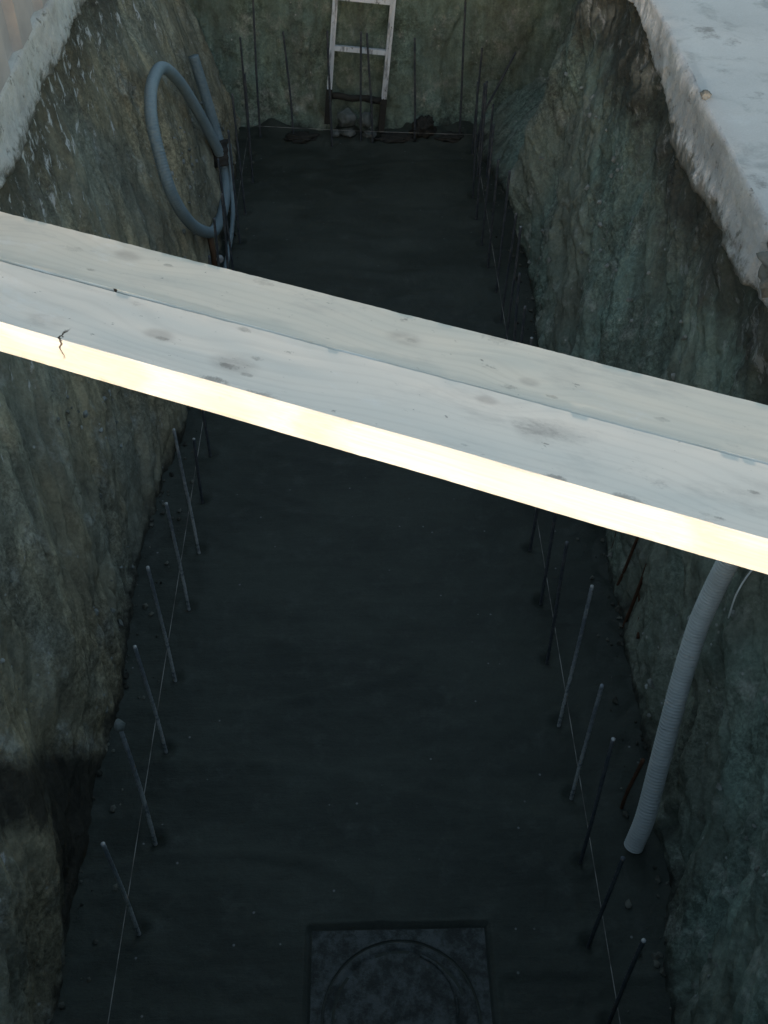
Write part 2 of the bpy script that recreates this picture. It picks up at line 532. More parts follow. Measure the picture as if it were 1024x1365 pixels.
    c = n.mix(n.ramp(g, 0.62, 0.75, 0, 0.5), c, (0.2, 0.19, 0.2))
    M['sheet'] = n.out(c, None, n.bump(g, 0.1, 0.002))

    n = NT('brown_wood', 0.85, 0.2)
    a = n.noise(1, 5, 0.7, n.map((60, 60, 5)))
    M['stake'] = n.out(n.mix(a, (0.05, 0.03, 0.02), (0.13, 0.08, 0.05)), None, n.bump(a, 0.5, 0.004))
    return M


M = make_materials()

# ------------------------------------------------------------------ the pit banks
LEFT_BASE = [(0.2, -0.92), (1.2, -0.889), (1.8, -0.866), (2.3, -0.853), (3.17, -0.853), (3.9, -0.825), (4.6, -0.775), (5.25, -0.735), (6.7, -0.72)]
RIGHT_BASE = [(0.2, 0.85), (1.1, 0.876), (1.66, 0.954), (2.14, 0.985), (3.1, 1.009), (3.7, 0.95), (4.28, 0.895), (5.0, 0.93), (5.5, 0.925), (6.3, 0.80), (6.8, 0.72)]


def rough_bank(a, z, seed, amp=1.0):
    """relief of a dug bank, towards the pit positive (a = run along the bank)"""
    if seed < 50: a = a - z * 0.7
    N = noise.noise
    V = Vector
    warp = 0.35 * N(V((a * 1.3, z * 1.3, seed + 3)))
    d = 0.055 * N(V((a * 0.9, z * 1.2, seed)))
    d += 0.052 * N(V((a * 4.2 + warp * 3, z * 0.8, seed + 9)))
    v1 = noise.voronoi(V((a * 3.0 + warp, z * 1.5 + warp, seed)))[0]
    d += 0.060 * min(0.6, (v1[1] - v1[0])) - 0.02
    v2 = noise.voronoi(V((a * 8.0 + warp * 2, z * 4.2, seed + 4)))[0]
    d += 0.022 * min(0.7, (v2[1] - v2[0]))
    # tooth marks of the digger bucket
    tm = abs(N(V((a * 6.0 + warp * 4, z * 0.5, seed + 17))))
    d -= 0.045 * max(0.0, 1 - tm * 7) * (0.5 + 0.5 * N(V((a * 0.8, z * 1.1, seed + 21))))
    v3 = noise.voronoi(V((a * 17.0 + warp * 3, (z + 0.3 * warp) * 13.0, seed + 8)))[0]
    d += 0.016 * min(0.8, (v3[1] - v3[0])) * max(0.0, 0.5 + N(V((a * 1.9, z * 1.9, seed + 2))))
    d += 0.020 * noise.fractal(V((a * 13, z * 8, seed)), 0.8, 2.1, 4)
    d += 0.006 * noise.fractal(V((a * 48, z * 30, seed)), 0.8, 2.1, 3)
    return d * amp


def left_x(y, z):
    b = lerp_tab(LEFT_BASE, y)
    top = -1.25
    t = max(0.0, z) / 1.42
    x = b + (top - b) * (0.75 * t + 0.25 * t * t)
    x += rough_bank(y, z, 2.0, 0.75 if z > 0.05 else 0.4)
    x += 0.05 * bell(y, 3.7, 0.3) * bell(z, 0.15, 0.25)     # soft toe
    x += 0.05 * bell(y, 1.3, 0.35) * bell(z, 0.45, 0.2)     # brown lump
    x -= 0.05 * bell(y, 1.85, 0.16) * bell(z, 0.3, 0.35)    # undercut
    return x


def right_x(y, z):
    b = lerp_tab(RIGHT_BASE, y)
    top = 1.265
    t = max(0.0, z) / 1.42
    x = b + (top - b) * (0.65 * t + 0.35 * t * t)
    x -= rough_bank(y, z, 31.0, 1.15 if z > 0.05 else 0.4)
    # a ridge stands out, behind it the bank falls back into a hollow corner
    x -= (0.13 * bell(y, 5.28, 0.2) + 0.04 * bell(y, 4.7, 0.35)) * min(1, max(0, z) / 0.35)
    k = min(1.0, max(0.0, (y - 5.40 - 0.12 * noise.noise(Vector((z * 3, 0, 4)))) / 0.13))
    x += 0.34 * k * min(1.0, max(0, z - 0.03) / 0.35)
    x -= 0.05 * bell(y, 2.95, 0.5) * bell(z, 0.45, 0.3)
    return x


def back_y(x, z):
    y = 6.62 + 0.11 * z - 0.09 * max(0.0, 1 - max(0, z) / 0.10) ** 1.5
    y -= rough_bank(x + 11, z, 57.0, 0.75 if z > 0.04 else 0.9)
    y -= 0.10 * max(0, (x - 0.75)) * min(1, max(0, z) / 0.2)
    y += 0.05 * bell(x, 0.22, 0.16) * bell(z, 0.58, 0.07)
    return y


def bank(name, fn, a0, a1, da, z0, z1, dz, mat, axis, flip):
    na, nz = int((a1 - a0) / da) + 1, int((z1 - z0) / dz) + 1
    V = []
    for i in range(na):
        a = a0 + (a1 - a0) * i / (na - 1)
        for j in range(nz):
            z = z0 + (z1 - z0) * j / (nz - 1)
            w = fn(a, z)
            V.append((w, a, z) if axis == 'x' else (a, w, z))
    o = mesh_obj(name, V, grid_faces(na, nz, flip), mat)
    return tag(o, kind='structure')


bank('earth_bank_left', left_x, 0.2, 6.95, 0.0095, -0.06, 1.56, 0.0095, M['soil_left'], 'x', False)
bank('earth_bank_right', right_x, 0.2, 6.95, 0.0095, -0.06, 1.56, 0.0095, M['soil_right'], 'x', True)
bank('earth_bank_back', back_y, -1.35, 1.55, 0.0125, -0.06, 1.56, 0.0125, M['soil_back'], 'y', True)
bank('earth_bank_near', lambda x, z: 0.80 - 0.30 * z / 1.42 + rough_bank(x, z, 77.0, 0.5), -1.35, 1.35, 0.03, -0.06, 1.56, 0.03, M['soil_back'], 'y', False)

# ------------------------------------------------------------------ rebar spots (shared with the dents in the floor)
LEFT_BARS = [(-0.70, 0.92, 0.30), (-0.679, 1.411, 0.625), (-0.666, 1.706, 0.66), (-0.670, 2.05, 0.63), (-0.672, 2.349, 0.655), (-0.656, 2.684, 0.605),
             (-0.644, 2.978, 0.66), (-0.66, 3.27, 0.35), (-0.65, 3.56, 0.62), (-0.66, 3.86, 0.66), (-0.645, 4.16, 0.64), (-0.66, 4.45, 0.67),
             (-0.65, 4.74, 0.62), (-0.655, 5.02, 0.66), (-0.64, 5.31, 0.64), (-0.63, 5.62, 0.70), (-0.61, 5.98, 0.66), (-0.645, 6.30, 0.74)]
RIGHT_BARS = [(0.707, 1.114, 0.637), (0.685, 1.345, 0.57), (0.703, 1.615, 0.70), (0.708, 1.849, 0.655), (0.703, 2.132, 0.729), (0.70, 2.41, 0.64),
              (0.71, 2.69, 0.62), (0.70, 2.97, 0.66), (0.715, 3.26, 0.64), (0.705, 3.49, 0.66), (0.71, 3.70, 0.68), (0.72, 3.93, 0.68), (0.735, 4.31, 0.68),
              (0.74, 4.55, 0.62), (0.742, 4.82, 0.68), (0.72, 5.06, 0.62), (0.705, 5.28, 0.68), (0.70, 5.56, 0.79), (0.70, 5.80, 0.68), (0.745, 6.05, 0.55), (0.735, 6.33, 0.66)]
BACK_BARS = [(-0.591, 6.50, 0.90, 0.017), (-0.382, 6.49, 0.68, -0.03), (-0.137, 6.40, 0.717, -0.012), (0.042, 6.46, 0.69, 0.005),
             (0.118, 6.45, 0.686, -0.037), (0.384, 6.46, 0.656, -0.02), (0.669, 6.49, 0.93, -0.016)]
DENTS = [(b[0], b[1]) for b in LEFT_BARS + RIGHT_BARS + BACK_BARS]
MAN = (0.11, 1.14, 0.265)


def floor_z(x, y):
    V = Vector
    z = 0.006 * noise.noise(V((x * 2.1, y * 1.6, 0))) + 0.004 * noise.fractal(V((x * 6, y * 14, 3)), 0.8, 2, 3)
    z += 0.0022 * noise.fractal(V((x * 40, y * 40, 3)), 0.8, 2, 2)
    # drag ridges left by the screed board
    z += 0.007 * max(0, 1 - 8 * abs(noise.noise(V((x * 0.9, y * 2.6, 8))))) + 0.004 * max(0, 1 - 8 * abs(noise.noise(V((x * 1.4 + y * 0.5, y * 1.7, 18)))))
    e = abs(x) - 0.80
    if e > 0:
        z += 0.03 * e + 0.02 * e * 6 * abs(noise.noise(V((x * 9, y * 9, 1))))
    if y > 6.25:
        z += (y - 6.25) * 0.16 * (0.4 + abs(noise.noise(V((x * 5, y * 6, 5))))) + 0.05 * max(0.0, y - 6.38) * 6 * max(0, noise.noise(V((x * 4.1, y * 3, 15))) + 0.1)
    k = max(abs(x - MAN[0]), abs(y - MAN[1])) - MAN[2]
    if k < 0.03:
        z *= 0.25
        if -0.004 < k < 0.012: z -= 0.018          # gap round the frame
        elif k >= 0.012: z += 0.004
    for (bx, by) in DENTS:
        dx, dy = x - bx, y - by
        if abs(dx) < 0.09 and abs(dy) < 0.09:
            r = math.hypot(dx, dy)
            z += -0.016 * math.exp(-(r / 0.018) ** 2) + 0.006 * math.exp(-((r - 0.045) / 0.018) ** 2)
    return z


def floor():
    x0, x1, y0, y1 = -1.15, 1.3, 0.55, 6.85
    nx, ny = 246, 480
    V = []
    for i in range(nx):
        x = x0 + (x1 - x0) * i / (nx - 1)
        for j in range(ny):
            t = j / (ny - 1)
            y = y0 + (y1 - y0) * (0.55 * t + 0.45 * t * t)
            V.append((x, y, floor_z(x, y)))
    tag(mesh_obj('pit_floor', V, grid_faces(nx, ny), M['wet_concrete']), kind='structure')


floor()


# ------------------------------------------------------------------ slabs round the pit
def slab_side(name, sx, edge, low, mat_face, seed, y0=-9.0, y1=16.0):
    ys = []
    y = y0
    while y < y1:
        ys.append(y)
        y += 0.011 if 1.8 < y < 6.9 else 0.3
    ys.append(y1)
    V, nv = [], 0
    for y in ys:
        e, lo = edge(y), low(y)
        prof = []
        for x in (22.0, 9.0, 5.0, 3.6, 2.9, 2.5, 2.2, 2.0, 1.85, 1.7, 1.58, 1.48, 1.4, 1.35, 1.31, 1.28):
            prof.append((max(x, e + 0.03), SLAB + 0.004 * noise.noise(Vector((x * 2, y * 2, seed)))))
        ch = 0.010 * abs(noise.noise(Vector((y * 7, 1, seed)))) + 0.03 * max(0, noise.noise(Vector((y * 3.1, 4, seed))) - 0.35)
        prof.append((e + 0.012 + ch, SLAB - 0.002))
        prof.append((e + 0.004 + ch * 0.5, SLAB - 0.008 - ch * 0.6))
        nf = 14
        for k in range(nf):
            t = k / (nf - 1)
            z = SLAB - 0.02 - ch + (lo - SLAB + 0.02 + ch) * t
            r = 0.003 + 0.006 * t
            xx = e + r * noise.fractal(Vector((y * 17, z * 17, seed)), 0.6, 2.1, 5) - 0.012 * t + 0.01 * noise.noise(Vector((y * 1.7, z * 2, seed)))
            xx -= 0.025 * t * max(0, noise.noise(Vector((y * 3.3, z * 6, seed + 2))))
            prof.append((xx, z))
        prof.append((e + 0.10, lo - 0.004))
        prof.append((e + 0.5, lo - 0.004))
        nv = len(prof)
        V += [(sx * px, y, pz) for px, pz in prof]
    F = grid_faces(len(ys), nv, sx > 0)
    fm = [0 if (i % (nv - 1)) < 16 else 1 for i in range(len(F))]
    o = mesh_obj(name, V, F, [M['slab'], mat_face], None, True, fm)
    return tag(o, kind='structure')


def right_edge(y):
    return 1.2 + 0.012 * noise.noise(Vector((y * 2.3, 0, 5))) + (0.02 if y < 2.78 else 0.0)


def right_low(y):
    t = lerp_tab([(2.3, 1.38), (2.6, 1.40), (2.9, 1.40), (3.3, 1.36), (3.75, 1.34), (4.0, 1.43), (4.6, 1.49), (5.5, 1.46)], y)
    return t + 0.022 * noise.fractal(Vector((y * 2.9, 3, 3)), 0.9, 2.7, 4) - 0.012 * max(0, noise.noise(Vector((y * 11, 7, 7)))) 


def left_low(y):
    t = lerp_tab([(3.0, 1.36), (3.4, 1.385), (4.5, 1.405), (5.2, 1.385)], y)
    return t + 0.03 * noise.fractal(Vector((y * 3.1, 9, 1)), 0.9, 2.7, 4) - 0.04 * max(0, noise.noise(Vector((y * 9, 2, 7)))) 


slab_side('concrete_slab_right', 1, right_edge, right_low, M['slab_edge'], 3.0)
slab_side('concrete_slab_left', -1, lambda y: 1.205 + 0.015 * noise.noise(Vector((y * 3, 0, 8))), left_low, M['slab_edge'], 9.0)


def plain_slab(name, x0, x1, y0, y1):
    v, f = box_vf(x0, x1, y0, y1, 1.42, SLAB - 0.003)
    tag(mesh_obj(name, v, f, [M['slab']], None, False), kind='structure')


plain_slab('concrete_slab_back', -1.19, 1.19, 6.80, 16.0)
plain_slab('concrete_slab_near', -1.19, 1.19, -9.0, 0.42)

# ------------------------------------------------------------------ corrugated sheet screen on the left slab
scr = tag(empty('corrugated_screen', (-1.237, 4.9, SLAB)), 'pale mauve corrugated metal screen standing upright on the slab', 'screen')


def sheet_vf(y0, y1, h):
    pts, y = [], y0
    pitch = 0.38
    while y < y1 + 1e-6:
        ph = ((y + 10) % pitch) / pitch
        if ph < 0.45: d = 0.029
        elif ph < 0.55: d = 0.029 * (1 - (ph - 0.45) / 0.10)
        elif ph < 0.90: d = 0.0
        else: d = 0.029 * (ph - 0.90) / 0.10
        pts.append((d, y))
        y += 0.019
    V, F, n = [], [], len(pts)
    for th in (0.0, -0.004):
        for z in (0.0, h):
            V += [(p[0] + th, p[1], z) for p in pts]
    for i in range(n - 1):
        F.append((i, n + i, n + i + 1, i + 1))
        F.append((2 * n + i, 2 * n + i + 1, 3 * n + i + 1, 3 * n + i))
        F.append((i, i + 1, 2 * n + i + 1, 2 * n + i))
        F.append((n + i, 3 * n + i, 3 * n + i + 1, n + i + 1))
    F.append((0, 2 * n, 3 * n, n))
    F.append((n - 1, 2 * n - 1, 4 * n - 1, 3 * n - 1))
    return V, F


for k in range(2):
    v, f = sheet_vf(-2.4 + 2.28 * k, -0.12 + 2.28 * k, 1.9)
    o = mesh_obj('metal_sheet', v, f, M['sheet'], scr, False)
    o.location = (0.004 * k, 0, 0)
v, f = box_vf(-0.05, -0.006, -1.75, 1.75, 1.55, 1.62)
mesh_obj('rail', v, f, M['stake'], scr, False)
for yy in (-1.5, 0.0, 1.5):
    v, f = box_vf(-0.13, -0.052, yy, yy + 0.08, 0.0, 1.95)
    mesh_obj('post', v, f, M['stake'], scr, False)

# ------------------------------------------------------------------ the two planks over the pit
ANG = math.atan2(-0.747, 1.67)


def plank(name, centre, width, thick, length, top_mat, seed, ang, label):
    """rounded, slightly uneven sawn board; profile swept along local x"""
    hw = width / 2
    prof = []
    b = 0.004
    n_top, n_side = 14, 6
    for i in range(n_top + 1):
        t = i / n_top
        prof.append((-hw + b + (width - 2 * b) * t, thick))
    for i in range(n_side + 1):
        prof.append((hw, thick - b - (thick - 2 * b) * i / n_side))
    for i in range(5):
        prof.append((hw - b - (width - 2 * b) * i / 4, 0.0))
    for i in range(n_side + 1):
        prof.append((-hw, b + (thick - 2 * b) * i / n_side))
    m = len(prof)
    nx = 300
    V = []
    for i in range(nx):
        x = -length / 2 + length * i / (nx - 1)
        bow = 0.004 * math.sin(x * 1.1 + seed)
        for k, (y, z) in enumerate(prof):
            N = noise.noise
            yy, zz = y, z
            if k <= n_top:                                   # top face: slight cup and dings
                zz += 0.0012 * N(Vector((x * 5, y * 18, seed))) - 0.003 * (1 - (2 * y / width) ** 2) * (0.5 + 0.5 * math.sin(x + seed))
            edge = (k in (0, m - 1)) or (k in (n_top, n_top + 1))
            chip = 0.0 if y < 0 else max(0.0, N(Vector((x * 14, seed + 5, 2))) - 0.25)
            if edge:
                zz -= 0.002 * chip * (1 if z > 0.01 else 0)
                yy -= math.copysign(0.0025 * chip, y)
            low = k == m - n_side - 1 or k == m - n_side
            if low: zz += 0.004 * abs(N(Vector((x * 22, 1, seed))))
            if low or (edge and y > 0):
                zz += 0.0009 * noise.fractal(Vector((x * 30, k, seed)), 0.7, 2.2, 3)
            yy += 0.0025 * N(Vector((x * 2.5, seed, 0))) + bow
            if k > n_top: yy += 0.001 * N(Vector((x * 8, z * 60, seed)))
            V.append((x, yy, zz))
    F, fm = [], []
    for i in range(nx - 1):
        for k in range(m):
            k2 = (k + 1) % m
            F.append((i * m + k, i * m + k2, (i + 1) * m + k2, (i + 1) * m + k)[::-1])
            fm.append(0 if k < n_top else 1)
    F.append(tuple(range(m))[::-1] if False else tuple(range(m)))
    F.append(tuple(reversed(range((nx - 1) * m, nx * m))))
    fm += [1, 1]
    o = mesh_obj(name, V, F, [top_mat, M['plank_side']], None, True, fm)
    me = o.data
    try:
        me.set_sharp_from_angle(angle=math.radians(40))
    except Exception:
        pass
    o.location = centre
    o.rotation_euler = (0, 0, ang)
    tag(o, label, 'plank', 'planks across the pit')
    return o


plank('timber_plank', (0.004, 1.912, SLAB + 0.004), 0.226, 0.096, 3.4, M['plank_top_front'], 1.0, ANG,
      'grey topped timber plank with bright cream sawn side, facing the drain cover')
plank('timber_plank', (0.10, 2.112, SLAB + 0.004), 0.200, 0.0935, 3.4, M['plank_top_rear'], 4.0, math.radians(-24.0),
      'slightly lower, yellower timber plank laid against the other one on the ladder side')

# ------------------------------------------------------------------ sump cover set in the floor
man = tag(empty('drain_cover', (MAN[0], MAN[1], 0.0)), 'square frame with round lid in the dark wet floor', 'drain cover')


def ring_plate(half, r, z0, z1):
    """square plate with a round hole"""
    n = 64
    V, F = [], []
    for z in (z0, z1):
        for k in range(n):
            a = 2 * math.pi * k / n
            V.append((r * math.cos(a), r * math.sin(a), z + 0.0015 * noise.noise(Vector((k * 0.4, z * 10, 3)))))
        for k in range(n):
            a = 2 * math.pi * k / n
            s = half / max(abs(math.cos(a)), abs(math.sin(a)))
            V.append((s * math.cos(a) + 0.002 * noise.noise(Vector((k * 0.5, 1, 1))), s * math.sin(a), z + 0.002 * noise.noise(Vector((k * 0.3, z, 7)))))
    for k in range(n):
        k2 = (k + 1) % n
        F.append((2 * n + k, 3 * n + k, 3 * n + k2, 2 * n + k2))
        F.append((k, k2, n + k2, n + k))
        F.append((k, 2 * n + k, 2 * n + k2, k2))
        F.append((n + k, n + k2, 3 * n + k2, 3 * n + k))
    return V, F


def lathe(prof, n):
    V, F = [], []
    for (r, z) in prof:
        for k in range(n):
            a = 2 * math.pi * k / n
            V.append((r * math.cos(a), r * math.sin(a), z + 0.0012 * noise.noise(Vector((math.cos(a) * 3 * r * 8, math.sin(a) * r * 24, 2)))))
    for i in range(len(prof) - 1):
        for k in range(n):
            k2 = (k + 1) % n
            F.append((i * n + k, i * n + k2, (i + 1) * n + k2, (i + 1) * n + k))
    F.append(tuple(range((len(prof) - 1) * n, len(prof) * n)))
    return V, F


v, f = ring_plate(MAN[2] - 0.003, 0.232, -0.03, 0.006)
fr = mesh_obj('frame', v, f, M['cover'], man, False)
v, f = lathe([(0.224, -0.03), (0.224, 0.004), (0.220, 0.007), (0.205, 0.007), (0.200, 0.001), (0.192, 0.001), (0.188, 0.005), (0.1, 0.006), (0.01, 0.006)], 72)
lid = mesh_obj('lid', v, f, M['cover'], man, True)
arc = [Vector((0.165 * math.cos(a), 0.03 + 0.165 * math.sin(a), 0.0065)) for a in [math.radians(-10 + 7 * k) for k in range(12)]]
v, f = sweep(arc, 0.0045, 8)
mesh_obj('rib', v, f, M['cover'], lid)

# ------------------------------------------------------------------ reinforcing bars
LBL_L = 'dark reinforcing bar beyond the planks along the bank with the coiled hose'
LBL_R = 'dark reinforcing bar beyond the planks along the bank opposite the coiled hose'
LBL_B = 'tall dark reinforcing bar standing in front of the ladder bank'
GRP = {'L': 'bars along the coiled hose bank', 'R': 'bars along the hanging hose bank', 'B': 'bars along the ladder bank'}


ORD = ['first', 'second', 'third', 'fourth', 'fifth', 'sixth', 'seventh', 'eighth', 'ninth', 'tenth']


def left_label(i):
    if i < 2: return 'reinforcing bar next to the mud tipped bar, on the drain cover side' if i == 1 else 'short bar by the string end beside the drain cover'
    if i < 9: return '%s bar past the mud tipped bar, counted towards the planks' % ORD[i - 3]
    return LBL_L


def right_label(i):
    if i == 0: return 'dark reinforcing bar opposite the drain cover on the corrugated hose side'
    if i < 9: return '%s bar along the corrugated hose side, counted from the drain cover to the planks' % ORD[i]
    return LBL_R


BACK_LABEL = ['tall dark bar in the corner between coiled hose and ladder', 'dark bar midway between the coil side corner and the ladder',
              'dark bar crossing the ladder rail nearer the coiled hose', 'upright dark bar in front of the ladder rungs',
              'slightly tilted dark bar in front of the ladder rungs', 'dark bar standing before the mud clod beside the ladder',
              'tallest dark bar before the end bank, towards the hollow corner']


def rebar(x, y, h, dx=0.0, dy=0.0, mat='rebar', label=LBL_L, group=None, tip=True, r=0.0062, bend=0.0, z0=-0.09):
    pts = [(0, 0, z0), (dx * 0.15 + bend, dy * 0.15, h * 0.33), (dx * 0.55 + bend, dy * 0.55, h * 0.66), (dx, dy, h)]
    path = catmull(pts, 0.012)
    v, f = sweep(path, lambda s: r * (1.09 if int(s / 0.012) % 2 else 0.94), 8)
    o = mesh_obj('rebar', v, f, M[mat])
    o.location = (x, y, 0)
    tag(o, label, 'rebar', group)
    if tip:
        T = path[-1]
        d = (path[-1] - path[-2]).normalized()
        v, f = sweep([T - d * 0.002, T + d * 0.0015], r * 0.97, 8)
        mesh_obj('cut_end', v, f, M['cut_end'], o)
    return o


for i, (x, y, h) in enumerate(LEFT_BARS):
    j = RNG.uniform(-1, 1)
    if i == 2:
        o = rebar(x, y, h, -0.004, 0.0, 'rebar', 'reinforcing bar tipped with a dried lump of mud, beside damp dark earth', None, False, 0.0068, 0.004)
        v, f = lump_vf((-0.004, 0, h + 0.016), (0.017, 0.017, 0.026), 4.0, 0.3, 2)
        mesh_obj('mud_lump', v, f, M['stone'], o)
    elif i == 7:
        rebar(x, y, h, 0.005, 0.0, 'rebar_dark', 'short cut reinforcing bar in the row below the coiled hose bank', None, True)
    else:
        rebar(x, y, h, 0.022 * j, 0.04 * RNG.uniform(-1, 1), 'rebar' if i < 8 else 'rebar_dark', left_label(i), GRP['L'], i < 9, 0.0060, 0.004 * j)
for i, (x, y, h) in enumerate(RIGHT_BARS):
    j = RNG.uniform(-1, 1)
    rebar(x, y, h, 0.022 * j, 0.04 * RNG.uniform(-1, 1), 'rebar' if i in (3, 4) else 'rebar_dark', right_label(i), GRP['R'],
          i in (0, 2, 4, 6, 9, 12), 0.0062, 0.004 * j)
for i, (x, y, h, dx) in enumerate(BACK_BARS):
    rebar(x, y, h, dx, 0.01, 'rebar_dark', BACK_LABEL[i], GRP['B'], False, 0.0064, 0.003 * RNG.uniform(-1, 1))
# odd ones in the hollow corner and against the right bank
rebar(0.76, 6.38, 0.60, 0.20, 0.02, 'rebar_dark', 'dark reinforcing bar leaning outward in the hollow corner', None, False, 0.0068)
rebar(0.80, 6.02, 0.45, 0.005, 0.02, 'rebar_dark', 'short dark reinforcing bar at the foot of the hollow corner', None, False, 0.006)


def leaning_rod(p0, p1, mat, label, r=0.006):
    P0, P1 = Vector(p0), Vector(p1)
    path = catmull([P0, (P0 + P1) / 2 + Vector((0.005, 0.004, 0)), P1], 0.015)
    v, f = sweep([p - P0 for p in path], r, 8)
    o = mesh_obj('rusty_rod', v, f, M[mat])
    o.location = P0
    tag(o, label, 'rod', 'rusty rods against the bank')
    return o


def on_right(y, z, off=0.0):
    return (right_x(y, z) - 0.006 - off, y, z)


leaning_rod(on_right(2.55, -0.03), on_right(2.58, 0.40), 'rust', 'longest rusty rod leaning on the bank beside the corrugated hose', 0.007)
leaning_rod(on_right(2.72, -0.03), on_right(2.74, 0.31), 'rust', 'rusty rod leaning on the bank close under the planks', 0.006)
leaning_rod(on_right(2.60, 0.17), on_right(2.43, 0.10), 'rust', 'short rusty rod lying crosswise on the bank', 0.006)
leaning_rod(on_right(2.90, -0.03), on_right(2.90, 0.22), 'rust', 'rusty rod mostly hidden under the planks', 0.006)
rebar(0.865, 1.80, 0.30, 0.02, 0.0, 'rust', 'rusty bar stub behind the open end of the corrugated hose', None, False)

# ------------------------------------------------------------------ layout strings
SH = 0.12


def string_line(p0, p1, label, sag=0.004):
    P0, P1 = Vector(p0), Vector(p1)
    pts = []
    for k in range(41):
        t = k / 40
        q = P0.lerp(P1, t)
        q.z -= sag * 4 * t * (1 - t)
        pts.append(q - P0)
    v, f = sweep(pts, 0.0014, 6)
    o = mesh_obj('layout_string', v, f, M['string'])
    o.location = P0
    tag(o, label, 'string', 'layout strings')


string_line((-0.706, 0.95, SH), (-0.652, 6.30, SH), 'thin pale layout string along the bars below the coiled hose bank')
string_line((0.713, 0.95, SH), (0.741, 6.33, SH), 'thin pale layout string along the bars by the hanging corrugated hose')
string_line((-0.652, 6.46, SH), (0.735, 6.335, SH), 'thin pale layout string across the pit in front of the ladder', 0.006)

# ------------------------------------------------------------------ corrugated hose hanging at the right bank
HR = 0.0315
hp = [(0.874, 1.650, 0.028), (0.895, 1.682, 0.146), (0.917, 1.746, 0.275), (0.946, 1.835, 0.454), (0.967, 1.896, 0.568), (0.985, 1.942, 0.680),
      (1.004, 1.980, 0.789), (1.035, 2.006, 0.971), (1.069, 2.01, 1.17), (1.10, 2.02, 1.38), (1.13, 2.04, 1.52), (1.19, 2.07, 1.625), (1.30, 2.10, 1.650), (1.6, 2.16, 1.640), (2.0, 2.2, 1.639)]
path = catmull(hp, 0.0016)
PITCH = 0.0112


def ribbed(r, pitch, depth):
    return lambda s: r - depth * max(0.0, 1 - abs(((s / pitch) % 1.0) - 0.5) / 0.30)


v, f = sweep(path, ribbed(HR, PITCH, 0.008), 24)
f = f[1:] if False else f
hose_r = empty('corrugated_hose', hp[0])
tag(hose_r, 'light grey corrugated hose hanging from under the planks to the floor', 'hose')
off = Vector(hp[0])
# open end: leave the tube open and close it with a recessed dark bore
nseg = 24
faces = [q for q in f if len(q) == 4]
tube = mesh_obj('tube', [p - off for p in v], faces, M['hose_grey'], hose_r)
d0 = (path[0] - path[6]).normalized()
v, f = sweep([path[0] - d0 * 0.06 - off, path[0] - d0 * 0.001 - off], HR - 0.008, 24)
f = [tuple(reversed(q)) for q in f if len(q) == 4] + [tuple(range(24))]
mesh_obj('bore', v, f, M['hose_dark'], hose_r)

# thin pale tie wire beside it
wp = [(right_x(2.03, 1.02) - 0.012, 2.03, 1.06), (1.10, 2.03, 0.94), (1.075, 1.99, 0.878), (1.055, 1.985, 0.77)]
wp = [(right_x(p[1], p[2]) - 0.012, p[1], p[2]) for p in wp]
v, f = sweep([p - Vector(wp[0]) for p in catmull(wp, 0.01)], 0.0028, 6)
o = mesh_obj('tie_wire', v, f, M['wire'])
o.location = wp[0]
tag(o, 'thin white wire dangling on the earth behind the corrugated hose', 'wire')

# ------------------------------------------------------------------ coiled hose on the left bank
coil = empty('coiled_hose', (-0.75, 5.4, 0.0))
tag(coil, 'blue grey hose looped against the earth bank, free end pointing up', 'hose')
CR = 0.0295
coil_path = [(-0.873, 5.947, 0.765), (-0.827, 5.940, 0.536), (-0.790, 5.925, 0.345), (-0.752, 5.86, 0.215), (-0.735, 5.72, 0.135), (-0.735, 5.50, 0.105), (-0.745, 5.30, 0.125),
             (-0.766, 5.027, 0.229), (-0.806, 4.772, 0.432), (-0.853, 4.633, 0.665), (-0.897, 4.677, 0.867), (-0.925, 4.783, 0.995), (-0.935, 4.98, 1.047),
             (-0.925, 5.243, 1.004), (-0.886, 5.465, 0.832), (-0.837, 5.654, 0.584), (-0.800, 5.76, 0.40), (-0.765, 5.82, 0.25), (-0.745, 5.81, 0.18)]
loc = Vector(coil.location)


def off_wall(p, r):
    lim = left_x(p[1], p[2]) + r * 0.85
    return Vector((max(p[0], lim), p[1], p[2]))


for nm, pts in (('tube', coil_path),):
    pth = catmull([off_wall(p, CR) for p in pts], 0.0035)
    v, f = sweep([p - loc for p in pth], ribbed(CR, 0.014, 0.003), 18)
    mesh_obj(nm, v, f, M['hose_blue'], coil)
ctr = off_wall((-0.765, 5.85, 0.245), CR)
tp = catmull([ctr + Vector((-0.014, 0.025, 0.065)) - loc, ctr - loc, ctr + Vector((0.012, -0.035, -0.06)) - loc], 0.01)
v, f = sweep(tp, lambda s: 0.060 + 0.004 * math.sin(s * 140), 16)
mesh_obj('tape_wrap', v, f, M['hose_dark'], coil)

# grey conduit, brown stake and white clip below the coil
cq = catmull([(-0.715, 5.86, 0.30), (-0.70, 5.70, 0.14), (-0.685, 5.45, 0.06), (-0.69, 5.15, 0.03), (-0.70, 4.8, 0.026)], 0.01)
v, f = sweep([p - Vector((-0.7, 5.4, 0)) for p in cq], ribbed(0.014, 0.012, 0.002), 12)
o = mesh_obj('conduit', v, f, M['hose_blue'])
o.location = (-0.7, 5.4, 0)
tag(o, 'thin blue grey conduit running down from the taped hose loop to the floor', 'conduit')
v, f = sweep([Vector((0, 0, -0.05)), Vector((-0.012, 0.01, 0.12)), Vector((-0.02, 0.015, 0.22))], 0.016, 6)
o = mesh_obj('wooden_stake', v, f, M['stake'])
o.location = (-0.735, 4.98, 0)
tag(o, 'dark brown wooden stake at the foot of the bank below the looped hose', 'stake')
v, f = lump_vf((0, 0, 0), (0.022, 0.018, 0.026), 3.0, 0.15, 2)
